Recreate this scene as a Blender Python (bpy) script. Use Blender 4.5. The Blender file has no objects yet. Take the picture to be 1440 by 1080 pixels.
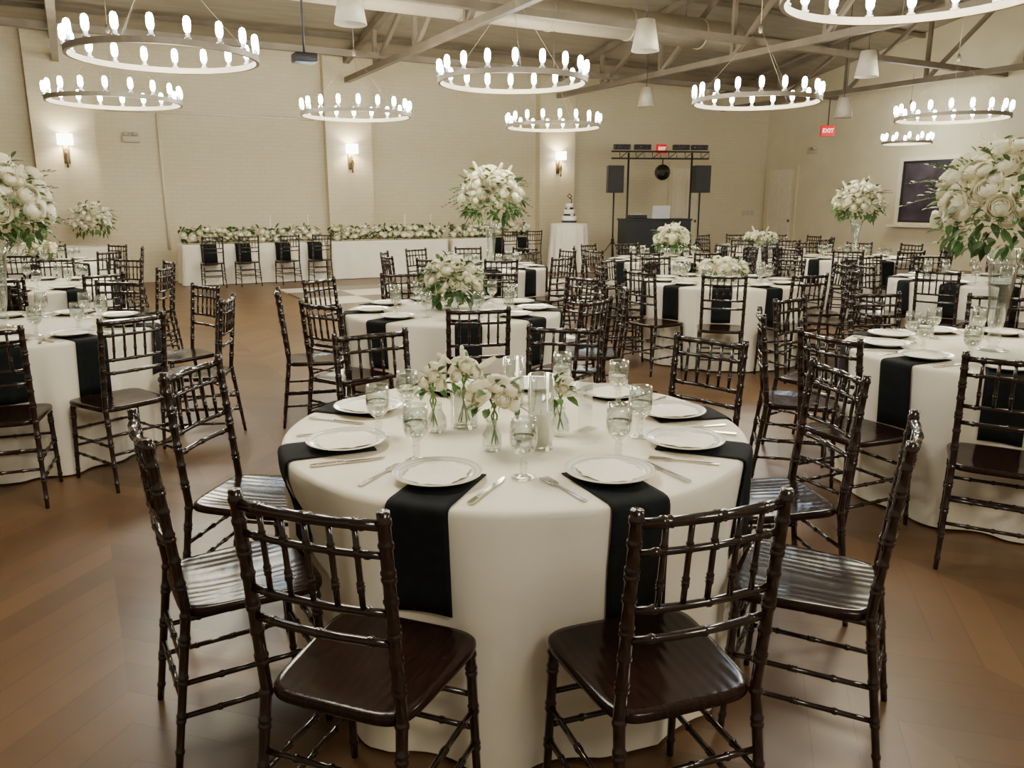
import bpy, bmesh, math, random
from mathutils import Vector, Matrix
from collections import defaultdict
PI = math.pi; rad = math.radians; sin = math.sin; cos = math.cos
S = bpy.context.scene; COL = S.collection
rnd = random.Random(11)
# ------------------------------------------------------------------ camera
H = 1.5; F = 1110.0; TH = rad(12.9); CT = cos(TH); ST = sin(TH)
cam = bpy.data.cameras.new('camera'); cam.sensor_width = 36; cam.sensor_fit = 'HORIZONTAL'; cam.lens = F/1440*36
cam.clip_start = .05; cam.clip_end = 200
camo = bpy.data.objects.new('camera', cam); COL.objects.link(camo)
camo.location = (0, 0, H); camo.rotation_euler = (PI/2-TH, 0, 0); S.camera = camo
def at(px, py, z):
    dx = (px-720)/F; dy = -(py-540)/F
    d = Vector((dx, CT+dy*ST, -ST+dy*CT)); t = (z-H)/d.z
    return Vector((d.x*t, d.y*t, z))
def proj(P):
    x, y, z = P[0], P[1], P[2]-H
    Z = y*CT-z*ST
    if Z < .05: return (-9999, -9999)
    return (720+F*x/Z, 540-F*(y*ST+z*CT)/Z)
def inview(pts, m=0):
    q = [proj(p) for p in pts]
    q = [a for a in q if a[0] > -9000]
    if not q: return False
    return max(a[0] for a in q) > -m and min(a[0] for a in q) < 1440+m and max(a[1] for a in q) > -m and min(a[1] for a in q) < 1080+m
# ------------------------------------------------------------------ materials
def mat(name, col, rough=.5, metal=0, var=.12, scale=12, bump=0, bscale=60, coat=0, emit=None, estr=0, stretch=None, spec=.5, sheen=0):
    m = bpy.data.materials.new(name); m.use_nodes = True
    nt = m.node_tree; b = nt.nodes['Principled BSDF']
    b.inputs['Roughness'].default_value = rough; b.inputs['Metallic'].default_value = metal
    b.inputs['Coat Weight'].default_value = coat; b.inputs['Specular IOR Level'].default_value = spec
    b.inputs['Sheen Weight'].default_value = sheen
    tc = nt.nodes.new('ShaderNodeTexCoord'); mp = nt.nodes.new('ShaderNodeMapping')
    nt.links.new(tc.outputs['Object'], mp.inputs['Vector'])
    if stretch: mp.inputs['Scale'].default_value = stretch
    n = nt.nodes.new('ShaderNodeTexNoise'); n.inputs['Scale'].default_value = scale; n.inputs['Detail'].default_value = 4
    nt.links.new(mp.outputs['Vector'], n.inputs['Vector'])
    r = nt.nodes.new('ShaderNodeValToRGB')
    r.color_ramp.elements[0].position = .3; r.color_ramp.elements[1].position = .7
    r.color_ramp.elements[0].color = (*[max(0, c*(1-var)) for c in col], 1)
    r.color_ramp.elements[1].color = (*[min(1, c*(1+var)) for c in col], 1)
    nt.links.new(n.outputs['Fac'], r.inputs['Fac']); nt.links.new(r.outputs['Color'], b.inputs['Base Color'])
    if bump:
        n2 = nt.nodes.new('ShaderNodeTexNoise'); n2.inputs['Scale'].default_value = bscale
        nt.links.new(mp.outputs['Vector'], n2.inputs['Vector'])
        bp = nt.nodes.new('ShaderNodeBump'); bp.inputs['Strength'].default_value = bump; bp.inputs['Distance'].default_value = .01
        nt.links.new(n2.outputs['Fac'], bp.inputs['Height']); nt.links.new(bp.outputs['Normal'], b.inputs['Normal'])
    if emit:
        b.inputs['Emission Color'].default_value = (*emit, 1); b.inputs['Emission Strength'].default_value = estr
    return m
def glassmat(name, tint=(.96, .98, .97), base=.05, edge=.55):
    m = bpy.data.materials.new(name); m.use_nodes = True; nt = m.node_tree; nt.nodes.clear()
    o = nt.nodes.new('ShaderNodeOutputMaterial'); mx = nt.nodes.new('ShaderNodeMixShader')
    t = nt.nodes.new('ShaderNodeBsdfTransparent'); t.inputs['Color'].default_value = (*tint, 1)
    g = nt.nodes.new('ShaderNodeBsdfGlossy'); g.inputs['Roughness'].default_value = .05; g.inputs['Color'].default_value = (.95, .95, .95, 1)
    lw = nt.nodes.new('ShaderNodeLayerWeight'); lw.inputs['Blend'].default_value = .3
    mr = nt.nodes.new('ShaderNodeMapRange'); mr.inputs['To Min'].default_value = base; mr.inputs['To Max'].default_value = edge
    nt.links.new(lw.outputs['Facing'], mr.inputs['Value']); nt.links.new(mr.outputs['Result'], mx.inputs['Fac'])
    nt.links.new(t.outputs[0], mx.inputs[1]); nt.links.new(g.outputs[0], mx.inputs[2]); nt.links.new(mx.outputs[0], o.inputs['Surface'])
    return m
def watermat():
    m = mat('water', (.95, .98, 1), .02, var=.01); b = m.node_tree.nodes['Principled BSDF']
    b.inputs['Transmission Weight'].default_value = 1; b.inputs['IOR'].default_value = 1.33
    return m
def chinamat():
    m = bpy.data.materials.new('embossed white china'); m.use_nodes = True; nt = m.node_tree; b = nt.nodes['Principled BSDF']; L = nt.links.new
    tc = nt.nodes.new('ShaderNodeTexCoord'); w = nt.nodes.new('ShaderNodeTexWave'); w.wave_type = 'RINGS'; w.rings_direction = 'Z'
    w.inputs['Scale'].default_value = 24; w.inputs['Distortion'].default_value = .6; w.inputs['Detail'].default_value = 1; w.inputs['Detail Scale'].default_value = 60
    L(tc.outputs['Object'], w.inputs['Vector'])
    r = nt.nodes.new('ShaderNodeValToRGB'); r.color_ramp.elements[0].color = (.50, .49, .43, 1); r.color_ramp.elements[1].color = (.69, .67, .59, 1)
    r.color_ramp.elements[0].position = .05; r.color_ramp.elements[1].position = .5
    L(w.outputs['Fac'], r.inputs['Fac']); L(r.outputs['Color'], b.inputs['Base Color']); b.inputs['Roughness'].default_value = .13; b.inputs['Coat Weight'].default_value = .3
    bp = nt.nodes.new('ShaderNodeBump'); bp.inputs['Strength'].default_value = .3; bp.inputs['Distance'].default_value = .002
    L(w.outputs['Fac'], bp.inputs['Height']); L(bp.outputs['Normal'], b.inputs['Normal'])
    return m
M = {}
M['chair'] = mat('dark mahogany lacquer', (.0155, .0072, .0056), .17, var=.35, scale=9, stretch=(6, 1, 6), coat=.3)
def seatmat():
    m = mat('grained mahogany seat', (.0165, .0074, .0056), .16, var=.4, scale=14, stretch=(9, 1, 1), spec=.22)
    nt = m.node_tree; b = nt.nodes['Principled BSDF']
    tc = nt.nodes.new('ShaderNodeTexCoord'); w = nt.nodes.new('ShaderNodeTexWave'); w.wave_type = 'RINGS'; w.rings_direction = 'Y'
    w.inputs['Scale'].default_value = 11; w.inputs['Distortion'].default_value = 5; w.inputs['Detail'].default_value = 2; w.inputs['Detail Scale'].default_value = .5
    mp = nt.nodes.new('ShaderNodeMapping'); mp.inputs['Location'].default_value = (.03, 0, -.41); mp.inputs['Scale'].default_value = (1, .22, 1)
    nt.links.new(tc.outputs['Object'], mp.inputs['Vector']); nt.links.new(mp.outputs['Vector'], w.inputs['Vector'])
    bp = nt.nodes.new('ShaderNodeBump'); bp.inputs['Strength'].default_value = .15; bp.inputs['Distance'].default_value = .002
    nt.links.new(w.outputs['Fac'], bp.inputs['Height']); nt.links.new(bp.outputs['Normal'], b.inputs['Normal'])
    return m
M['seat'] = seatmat()
M['cloth'] = mat('cream white table linen', (.81, .755, .625), .85, var=.03, scale=5, bump=.08, bscale=350, sheen=.1)
M['napkin'] = mat('black napkin linen', (.006, .0075, .0085), .85, var=.3, scale=30, bump=.2, bscale=500, spec=.2)
M['china'] = chinamat()
M['cake'] = mat('white icing', (.85, .83, .78), .5, var=.02)
M['paper'] = mat('cream menu paper', (.90, .85, .73), .8, var=.04, scale=60)
M['steel'] = mat('polished cutlery steel', (.62, .60, .56), .18, 1, var=.05)
M['glass'] = glassmat('clear glass', base=.04, edge=.6)
M['crystal'] = glassmat('thick glass', (.93, .96, .95), .10, .85)
M['water'] = watermat()
M['petal'] = mat('cream white rose petal', (.94, .915, .74), .6, var=.04, scale=6)
M['petal_green'] = mat('pale green bloom', (.80, .84, .54), .6, var=.12, scale=8)
M['leaf'] = mat('green leaf', (.058, .130, .032), .5, var=.45, scale=7)
M['stem'] = mat('green stem', (.12, .24, .06), .5, var=.2)
M['wax'] = mat('white candle wax', (.85, .82, .74), .5, var=.03)
M['ring'] = mat('bronze ring', (.34, .29, .22), .5, .2, var=.1)
M['sleeve'] = mat('pale candle sleeve', (.6, .57, .5), .4, .2, var=.05)
M['bulb'] = mat('glowing bulb', (.9, .95, 1), .3, var=.01, emit=(.62, .84, 1.0), estr=70)
M['truss'] = mat('brown painted truss steel', (.175, .142, .098), .6, var=.15, scale=3)
M['ceil'] = mat('tan ceiling deck', (.255, .215, .15), .85, var=.14, scale=1.2, stretch=(1, 6, 1))
M['duct'] = mat('cream painted duct', (.36, .31, .22), .5, var=.05)
M['pend'] = mat('white pendant shade', (.48, .435, .335), .45, var=.04)
M['black'] = mat('matte black', (.012, .012, .013), .5, var=.2)
M['grille'] = mat('black speaker grille', (.02, .02, .022), .6, var=.4, scale=300)
M['white'] = mat('white paint', (.70, .63, .48), .5, var=.05)
M['shade'] = mat('lit fabric shade', (.9, .88, .82), .7, var=.02, emit=(1, .96, .88), estr=12)
M['lampshade'] = mat('cream lampshade', (.78, .70, .52), .7, var=.03, emit=(1, .8, .5), estr=.5)
M['brass'] = mat('dark brass', (.18, .13, .07), .35, .9, var=.1)
M['silver'] = mat('silver laptop', (.8, .8, .8), .35, .3, var=.04)
M['red'] = mat('red sign face', (.60, .004, .006), .4, var=.05, emit=(1, .0, .005), estr=.35)
M['letters'] = mat('white sign letters', (.95, .9, .9), .4, var=.02, emit=(1, .8, .75), estr=1.6)
M['screen'] = mat('dim purple panel', (.050, .036, .052), .15, var=.5, scale=2)
M['wood'] = mat('brown wood', (.16, .08, .035), .45, var=.25, scale=8, stretch=(1, 8, 1))
def floormat():
    m = bpy.data.materials.new('chevron wood floor'); m.use_nodes = True; nt = m.node_tree; b = nt.nodes['Principled BSDF']
    L = nt.links.new
    def N(t, **k):
        n = nt.nodes.new(t)
        for a, v in k.items(): setattr(n, a, v)
        return n
    g = N('ShaderNodeNewGeometry'); mp = N('ShaderNodeMapping'); mp.inputs['Rotation'].default_value = (0, 0, rad(-28.7)); L(g.outputs['Position'], mp.inputs['Vector'])
    sp = N('ShaderNodeSeparateXYZ'); L(mp.outputs['Vector'], sp.inputs[0])
    def math_(op, a, bb=None):
        n = N('ShaderNodeMath', operation=op)
        if isinstance(a, (int, float)): n.inputs[0].default_value = a
        else: L(a, n.inputs[0])
        if bb is not None:
            if isinstance(bb, (int, float)): n.inputs[1].default_value = bb
            else: L(bb, n.inputs[1])
        return n.outputs[0]
    pp = math_('PINGPONG', sp.outputs['X'], .50)
    q = math_('DIVIDE', math_('ADD', sp.outputs['Y'], pp), .18)
    idn = math_('FLOOR', q); cid = math_('FLOOR', math_('DIVIDE', sp.outputs['X'], .50))
    cb = N('ShaderNodeCombineXYZ'); L(idn, cb.inputs[0]); L(cid, cb.inputs[1])
    wn = N('ShaderNodeTexWhiteNoise', noise_dimensions='2D'); L(cb.outputs[0], wn.inputs['Vector'])
    no = N('ShaderNodeTexNoise'); no.inputs['Scale'].default_value = 7; no.inputs['Detail'].default_value = 7; L(mp.outputs['Vector'], no.inputs['Vector'])
    side = math_('MULTIPLY', math_('FLOORED_MODULO', cid, 2.0), .20)
    mixv = math_('ADD', math_('ADD', math_('MULTIPLY', wn.outputs['Value'], .42), math_('MULTIPLY', no.outputs['Fac'], .38)), side)
    r = N('ShaderNodeValToRGB'); r.color_ramp.elements[0].color = (.074, .037, .015, 1); r.color_ramp.elements[1].color = (.180, .098, .043, 1)
    L(mixv, r.inputs['Fac'])
    fr = math_('FRACT', q); line = math_('MULTIPLY', math_('LESS_THAN', fr, .03), .45)
    mx = N('ShaderNodeMix', data_type='RGBA'); L(line, mx.inputs['Factor']); L(r.outputs['Color'], mx.inputs[6]); mx.inputs[7].default_value = (.05, .026, .012, 1)
    L(mx.outputs[2], b.inputs['Base Color']); b.inputs['Roughness'].default_value = .38
    bp = N('ShaderNodeBump'); bp.inputs['Strength'].default_value = .10; L(no.outputs['Fac'], bp.inputs['Height']); L(bp.outputs['Normal'], b.inputs['Normal'])
    return m
M['floor'] = floormat()
def brickmat(swap):
    m = bpy.data.materials.new('cream painted brick'); m.use_nodes = True; nt = m.node_tree; b = nt.nodes['Principled BSDF']; L = nt.links.new
    tc = nt.nodes.new('ShaderNodeTexCoord'); sp = nt.nodes.new('ShaderNodeSeparateXYZ'); cb = nt.nodes.new('ShaderNodeCombineXYZ')
    L(tc.outputs['Object'], sp.inputs[0]); L(sp.outputs['Y' if swap else 'X'], cb.inputs[0]); L(sp.outputs['Z'], cb.inputs[1])
    br = nt.nodes.new('ShaderNodeTexBrick'); br.inputs['Scale'].default_value = 1; br.inputs['Brick Width'].default_value = .23; br.inputs['Row Height'].default_value = .08
    br.inputs['Mortar Size'].default_value = .005
    br.inputs['Color1'].default_value = (.63, .555, .375, 1); br.inputs['Color2'].default_value = (.605, .53, .355, 1); br.inputs['Mortar'].default_value = (.55, .48, .32, 1)
    L(cb.outputs[0], br.inputs['Vector']); L(br.outputs['Color'], b.inputs['Base Color']); b.inputs['Roughness'].default_value = .6
    bp = nt.nodes.new('ShaderNodeBump'); bp.inputs['Strength'].default_value = .16; bp.inputs['Distance'].default_value = .01; bp.invert = True
    L(br.outputs['Fac'], bp.inputs['Height']); L(bp.outputs['Normal'], b.inputs['Normal'])
    return m
M['brick'] = brickmat(False)
M['wall'] = mat('cream wall paint', (.62, .545, .365), .7, var=.05, scale=2, bump=.05)
def dancemat():
    m = bpy.data.materials.new('checkered dance floor'); m.use_nodes = True; nt = m.node_tree; b = nt.nodes['Principled BSDF']
    tc = nt.nodes.new('ShaderNodeTexCoord'); c = nt.nodes.new('ShaderNodeTexChecker'); c.inputs['Scale'].default_value = 1.1
    c.inputs['Color1'].default_value = (.80, .75, .63, 1); c.inputs['Color2'].default_value = (.15, .125, .10, 1)
    nt.links.new(tc.outputs['Object'], c.inputs['Vector']); nt.links.new(c.outputs['Color'], b.inputs['Base Color']); b.inputs['Roughness'].default_value = .3
    return m
M['dance'] = dancemat()
# ------------------------------------------------------------------ mesh helpers
kids = defaultdict(list)
def obj(name, bm, m, parent=None, loc=(0, 0, 0), rz=0, smooth=True):
    if isinstance(bm, bmesh.types.BMesh):
        bmesh.ops.recalc_face_normals(bm, faces=bm.faces)
        me = bpy.data.meshes.new(name); bm.to_mesh(me); bm.free()
        if smooth:
            for p in me.polygons: p.use_smooth = True
        if not me.materials: me.materials.append(m)
    else: me = bm
    o = bpy.data.objects.new(name, me); COL.objects.link(o); o.location = loc; o.rotation_euler = (0, 0, rz)
    if parent: o.parent = parent; kids[parent.name].append(o)
    return o
def tag(o, label, cat, group=None):
    o['label'] = label; o['category'] = cat
    if group: o['group'] = group
    return o
def thing(name, label, cat, loc=(0, 0, 0), rz=0, group=None):
    o = bpy.data.objects.new(name, None); COL.objects.link(o); o.location = loc; o.rotation_euler = (0, 0, rz); o.empty_display_size = .1
    return tag(o, label, cat, group)
def struct(name, bm, m, parent=None, loc=(0, 0, 0), rz=0, smooth=False):
    o = obj(name, bm, m, parent, loc, rz, smooth)
    if not parent: o['kind'] = 'structure'
    return o
def copy_tree(o, parent=None):
    c = o.copy(); COL.objects.link(c)
    if parent: c.parent = parent; kids[parent.name].append(c)
    for ch in kids[o.name]: copy_tree(ch, c)
    return c
def dup(o, loc, rz, label, group=None):
    c = copy_tree(o); c.location = loc; c.rotation_euler = (0, 0, rz); c['label'] = label
    if group: c['group'] = group
    return c
def kill(o):
    for ch in list(kids[o.name]): kill(ch)
    bpy.data.objects.remove(o)
def tube(bm, pts, rs, n=8, cap=True, tw=0):
    pts = [Vector(p) for p in pts]
    if isinstance(rs, (int, float)): rs = [rs]*len(pts)
    rings = []; nr = None
    for i, p in enumerate(pts):
        t = (pts[min(i+1, len(pts)-1)]-pts[max(i-1, 0)]).normalized()
        if nr is None:
            a = Vector((0, 0, 1)) if abs(t.z) < .9 else Vector((1, 0, 0)); nr = t.cross(a).normalized()
        else: nr = (nr-t*nr.dot(t)).normalized()
        b = t.cross(nr)
        rings.append([bm.verts.new(p+(nr*cos(2*PI*k/n+tw)+b*sin(2*PI*k/n+tw))*rs[i]) for k in range(n)])
    for A, B in zip(rings, rings[1:]):
        for k in range(n): bm.faces.new((A[k], A[(k+1) % n], B[(k+1) % n], B[k]))
    if cap: bm.faces.new(rings[0]); bm.faces.new(rings[-1])
    return bm
def lathe(bm, prof, n=24, c=(0, 0, 0), closed=False):
    c = Vector(c); rings = []
    for r, z in prof:
        if r < 1e-6: rings.append([bm.verts.new(c+Vector((0, 0, z)))])
        else: rings.append([bm.verts.new(c+Vector((r*cos(2*PI*k/n), r*sin(2*PI*k/n), z))) for k in range(n)])
    prs = list(zip(rings, rings[1:]))
    if closed: prs.append((rings[-1], rings[0]))
    for A, B in prs:
        for k in range(n):
            k2 = (k+1) % n
            if len(A) == 1 and len(B) == 1: continue
            if len(A) == 1: bm.faces.new((A[0], B[k2], B[k]))
            elif len(B) == 1: bm.faces.new((A[k], A[k2], B[0]))
            else: bm.faces.new((A[k], A[k2], B[k2], B[k]))
    return bm
def box(bm, x0, x1, y0, y1, z0, z1, bev=0):
    v = [bm.verts.new((x, y, z)) for x in (x0, x1) for y in (y0, y1) for z in (z0, z1)]
    fs = [bm.faces.new([v[i] for i in q]) for q in ((0, 1, 3, 2), (4, 6, 7, 5), (0, 4, 5, 1), (2, 3, 7, 6), (0, 2, 6, 4), (1, 5, 7, 3))]
    if bev:
        es = set(e for f in fs for e in f.edges)
        bmesh.ops.bevel(bm, geom=list(es), offset=bev, segments=2, profile=.5, affect='EDGES')
    return bm
def prism(bm, out, z0, z1):
    a = [bm.verts.new((x, y, z0)) for x, y in out]; b = [bm.verts.new((x, y, z1)) for x, y in out]
    bm.faces.new(a); bm.faces.new(b); n = len(out)
    for i in range(n): bm.faces.new((a[i], a[(i+1) % n], b[(i+1) % n], b[i]))
    return bm
NB = bmesh.new
# ------------------------------------------------------------------ room
C0 = Vector((7.33, 23.6, 0)); PH = rad(28.7); U = Vector((cos(PH), sin(PH), 0)); P = Vector((sin(PH), -cos(PH), 0))
def R(a, b, z=0): return C0-U*a+P*b+Vector((0, 0, z))
def ceilz(b): return 4.5+2.0*(b/11 if b < 11 else (22-b)/11)
struct('floor', box(NB(), -27, .3, -24, .3, -.1, 0), M['floor'], loc=C0, rz=PH)
struct('wall_back', box(NB(), -27, .3, 0, .3, 0, 4.5), M['brick'], loc=C0, rz=PH)
bm = NB(); pr = [(0.0, 0), (-22, 0), (-22, 4.5), (-11, 6.5), (0, 4.5)]
a_ = [bm.verts.new((0, y, z)) for y, z in pr]; b_ = [bm.verts.new((.3, y, z)) for y, z in pr]
bm.faces.new(a_); bm.faces.new(b_)
for i in range(5): bm.faces.new((a_[i], a_[(i+1) % 5], b_[(i+1) % 5], b_[i]))
struct('wall_right', bm, M['wall'], loc=C0, rz=PH)
bm = NB(); pr = [(.3, 4.45), (-11, 6.5), (-22, 4.5), (-22, 4.6), (-11, 6.62), (.3, 4.6)]
a_ = [bm.verts.new((-27, y, z)) for y, z in pr]; b_ = [bm.verts.new((.3, y, z)) for y, z in pr]
bm.faces.new(a_); bm.faces.new(b_)
for i in range(6): bm.faces.new((a_[i], a_[(i+1) % 6], b_[(i+1) % 6], b_[i]))
struct('ceiling', bm, M['ceil'], loc=C0, rz=PH)
PIL = [1.8, 7.2, 12.4, 17.7]; PD = .20
for i, a in enumerate([7.2, 12.4, 17.7, 23.0]):
    struct('trim_%d' % (i+1), box(NB(), -a-.5, -a+.5, -PD, 0, 0, 4.45), M['brick'], loc=C0, rz=PH)
struct('baseboard_back', box(NB(), -27, 0, -PD-.02, -PD-.001, 0, .12), M['wall'], loc=C0, rz=PH)
# doors
def door(n, fx, knob):
    d = struct('door_%d' % n, fx[0], M['white'], loc=C0, rz=PH)
    obj('door_frame', fx[1], M['wall'], d, smooth=False)
    obj('door_handle', knob, M['brass'], d)
b1 = NB(); box(b1, -3.45, -2.55, -.03, -.002, 0, 2.42)
for zz in ((.2, 1.0), (1.15, 2.2)):
    for xx in ((-3.35, -3.05), (-2.95, -2.65)): box(b1, xx[0], xx[1], -.04, -.03, zz[0], zz[1])
b2 = NB(); box(b2, -3.57, -3.45, -.05, -.002, 0, 2.54); box(b2, -2.55, -2.43, -.05, -.002, 0, 2.54); box(b2, -3.45, -2.55, -.05, -.002, 2.42, 2.54)
door(1, (b1, b2), lathe(NB(), [(0, .98), (.03, .99), (.035, 1.02), (.03, 1.05), (0, 1.06)], 12, (-2.63, -.075, 0)))
b1 = NB(); box(b1, -.03, -.002, -1.1, -.22, 0, 2.42)
for zz in ((.2, 1.0), (1.15, 2.2)):
    for yy in ((-1.0, -.7), (-.6, -.3)): box(b1, -.04, -.03, yy[0], yy[1], zz[0], zz[1])
b2 = NB(); box(b2, -.05, -.002, -1.22, -1.1, 0, 2.54); box(b2, -.05, -.002, -.22, -.1, 0, 2.54); box(b2, -.05, -.002, -1.1, -.22, 2.42, 2.54)
door(2, (b1, b2), lathe(NB(), [(0, .98), (.03, .99), (.035, 1.02), (.03, 1.05), (0, 1.06)], 12, (-.075, -1.03, 0)))
# pass-through window on right wall
w = struct('window_1', box(NB(), -.03, -.002, -5.88, -4.47, 1.08, 2.45), M['screen'], loc=C0, rz=PH)
def ring_frame(y0, y1, z0, z1, t, x0):
    b = NB(); box(b, x0, -.002, y0-t, y0, z0-t, z1+t); box(b, x0, -.002, y1, y1+t, z0-t, z1+t); box(b, x0, -.002, y0, y1, z1, z1+t); box(b, x0, -.002, y0, y1, z0-t, z0); return b
obj('inner_frame', ring_frame(-5.86, -4.49, 1.10, 2.43, .05, -.05), M['black'], w, smooth=False)
obj('window_frame', ring_frame(-5.912, -4.438, 1.048, 2.482, .10, -.07), M['white'], w, smooth=False)
obj('window_sill', box(NB(), -.22, -.075, -6.15, -4.25, .94, 1.0), M['white'], w, smooth=False)
# trusses
tl = ['brown steel roof truss farthest right, crossing above the exit sign', 'brown steel roof truss landing above the wall sconce nearest the cake',
      'brown steel roof truss landing above the middle wall sconce', 'brown steel roof truss landing above the left wall sconce']
for i, a in enumerate(PIL):
    t = thing('roof_truss', tl[i], 'truss', R(a, 0), PH, 'roof trusses'); t.location.z = 0
    obj('bottom_chord', tube(NB(), [(0, -.02, 4.0), (0, -22, 4.0)], .075, 4, tw=PI/4), M['truss'], t, smooth=False)
    obj('top_chord', tube(NB(), [(0, -.02, 4.36), (0, -11, 6.34), (0, -22, 4.36)], .09, 4, tw=PI/4), M['truss'], t, smooth=False)
    for k in range(1, 11):
        y = -2*k; zt = ceilz(2*k)-.18
        obj('web_member', tube(NB(), [(0, y, 4.0), (0, y, zt)], .05, 4, tw=PI/4), M['truss'], t, smooth=False)
        if k < 10:
            y2 = y-2; zt2 = ceilz(2*k+2)-.18
            q = [(0, y, 4.0), (0, y2, zt2)] if 2*k < 11 else [(0, y, zt), (0, y2, 4.0)]
            obj('web_member', tube(NB(), q, .05, 4, tw=PI/4), M['truss'], t, smooth=False)
for b_, lab in ((2.3, 'long brown tie beam crossing the trusses nearest the brick wall'), (6.6, 'long brown tie beam crossing the trusses over the middle of the hall')):
    tag(obj('tie_beam', tube(NB(), [(-26, -b_, 4.16), (-.02, -b_, 4.16)], .075, 4, tw=PI/4), M['truss'], loc=C0, rz=PH, smooth=False), lab, 'beam', 'tie beams')
for b_ in (1.2, 3.4, 4.6, 6.0):
    tag(obj('purlin', tube(NB(), [(-26, -b_, ceilz(b_)-.08), (-.02, -b_, ceilz(b_)-.08)], .055, 4, tw=PI/4), M['truss'], loc=C0, rz=PH, smooth=False), 'thin brown roof purlin under the ceiling deck', 'beam', 'roof purlins')
DB = 5.3; DZ = 4.50
d = thing('air_duct', 'round cream air duct running under the ceiling between trusses', 'duct', R(0, DB), PH)
obj('pipe', lathe(NB(), [(0, 0), (.25, 0), (.25, 9.4), (0, 9.4)], 24), M['duct'], d); kids[d.name][0].rotation_euler = (0, PI/2, 0); kids[d.name][0].location = (-15.9, 0, DZ)
for k in range(6):
    o = obj('band', lathe(NB(), [(.25, 0), (.265, 0), (.265, .05), (.25, .05)], 24), M['duct'], d); o.rotation_euler = (0, PI/2, 0); o.location = (-15.4+1.6*k, 0, DZ)
for k in range(4): obj('strap', tube(NB(), [(-14.6+2.3*k, 0, DZ+.25), (-14.6+2.3*k, 0, ceilz(DB)-.03)], .01, 6), M['truss'], d)
# conduit
c = thing('conduit_pipe', 'thin cream conduit framing the brick wall beside the left sconce', 'pipe', R(16.1, .02), PH)
obj('riser', tube(NB(), [(0, -.02, .6), (0, -.02, 3.2)], .028, 8), M['white'], c)
obj('run', tube(NB(), [(-.9, -.02, 3.2), (3.0, -.02, 3.2)], .028, 8), M['white'], c)
# emergency lights
for (loc, rz, lab) in ((R(16.6, 0, 2.68), PH, 'small white emergency light on brick wall right of left sconce'), (R(0, 1.65, 2.85), PH-PI/2, 'small white emergency light on wall beside the far right door')):
    e = thing('emergency_light', lab, 'light', loc, rz, 'emergency lights')
    obj('body', box(NB(), -.15, .15, -.08, -.002, -.06, .06, .02), M['pend'], e)
    for s in (-.08, .08): obj('lamp', lathe(NB(), [(0, .06), (.05, .07), (.055, .12), (0, .13)], 14, (s, -.06, 0)), M['pend'], e)
s = thing('switch_plate', 'small white switch plates on wall left of the far right door', 'switch', R(.62, 0, 1.22), PH)
for k in range(3): obj('plate', box(NB(), -.2+.17*k, -.09+.17*k, -.012, -.002, -.07, .07), M['pend'], s, smooth=False)
# sconces
for a, lab in ((17.7, 'lit drum wall sconce on the left brick pilaster'), (12.4, 'lit drum wall sconce on the middle brick pilaster'), (7.2, 'lit drum wall sconce on pilaster nearest the cake')):
    t = thing('wall_sconce', lab, 'wall lamp', R(a, PD, 2.62), PH, 'wall sconces')
    obj('backplate', box(NB(), -.05, .05, -.03, -.002, -.42, -.1, .008), M['brass'], t)
    obj('arm', tube(NB(), [(0, -.02, -.3), (0, -.16, -.3), (0, -.16, -.1)], .012), M['brass'], t)
    obj('finial', lathe(NB(), [(0, -.50), (.02, -.48), (.012, -.40), (.035, -.3), (.012, -.2), (0, -.19)], 12, (0, -.16, 0)), M['brass'], t)
    obj('shade', lathe(NB(), [(.13, -.095), (.13, .095), (.125, .095), (.125, -.095)], 24, (0, -.16, 0), True), M['shade'], t)
    l = bpy.data.lights.new('sconce_light', 'POINT'); l.energy = 30; l.color = (1, .84, .58); l.shadow_soft_size = .05
    lo = bpy.data.objects.new('sconce_light', l); COL.objects.link(lo); lo.parent = t; lo.location = (0, -.16, .0)
# ------------------------------------------------------------------ chandeliers
def make_chandelier(D, n, label):
    t = thing('ring_chandelier', label, 'chandelier', (0, 0, 0), 0, 'ring chandeliers'); r = D/2
    obj('ring', lathe(NB(), [(r-.014, -.025), (r+.014, -.025), (r+.014, .025), (r-.014, .025)], 64, closed=True), M['ring'], t, smooth=False)
    sm = None; bmm = None
    for k in range(n):
        an = 2*PI*(k+.3)/n; p = (r*cos(an), r*sin(an), .025)
        if sm is None:
            s_ = obj('candle_sleeve', lathe(NB(), [(0, 0), (.028, 0), (.028, .012), (.017, .014), (.017, .05), (0, .05)], 10), M['sleeve'], t, p); sm = s_.data
            b_ = obj('bulb', lathe(NB(), [(0, .05), (.018, .052), (.027, .07), (.030, .10), (.028, .145), (.019, .168), (0, .177)], 12), M['bulb'], s_); bmm = b_.data
        else:
            s_ = obj('candle_sleeve', sm, None, t, p); obj('bulb', bmm, None, s_)
    for k in range(3):
        an = PI/6+2*PI/3*k
        obj('hanger_rod', tube(NB(), [(r*cos(an), r*sin(an), .02), (.02*cos(an), .02*sin(an), .85)], .0016, 5), M['truss'], t)
    obj('hub', lathe(NB(), [(0, .8), (.025, .82), (.025, .88), (0, .92)], 14), M['truss'], t)
    return t
CH = [((232, 80), 'large lit ring chandelier at upper left, nearest the camera'), ((721, 115), 'lit ring chandelier at upper middle over the dance floor side'),
      ((1063, 143), 'lit ring chandelier between the two hanging white pendants and exit sign'), ((501, 162), 'lit ring chandelier hanging before the middle wall sconce'),
      ((162, 143), 'lit ring chandelier directly below the large upper left one'), ((778, 178), 'small looking lit ring chandelier above the wedding cake'),
      ((1338, 166), 'lit ring chandelier above the right wall window'), ((1288, -10), 'lit ring chandelier cut off by the top right frame edge')]
proto = make_chandelier(1.55, 18, CH[0][1]); small = make_chandelier(1.0, 12, 'small lit ring chandelier hanging nearest the right wall window')
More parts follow.
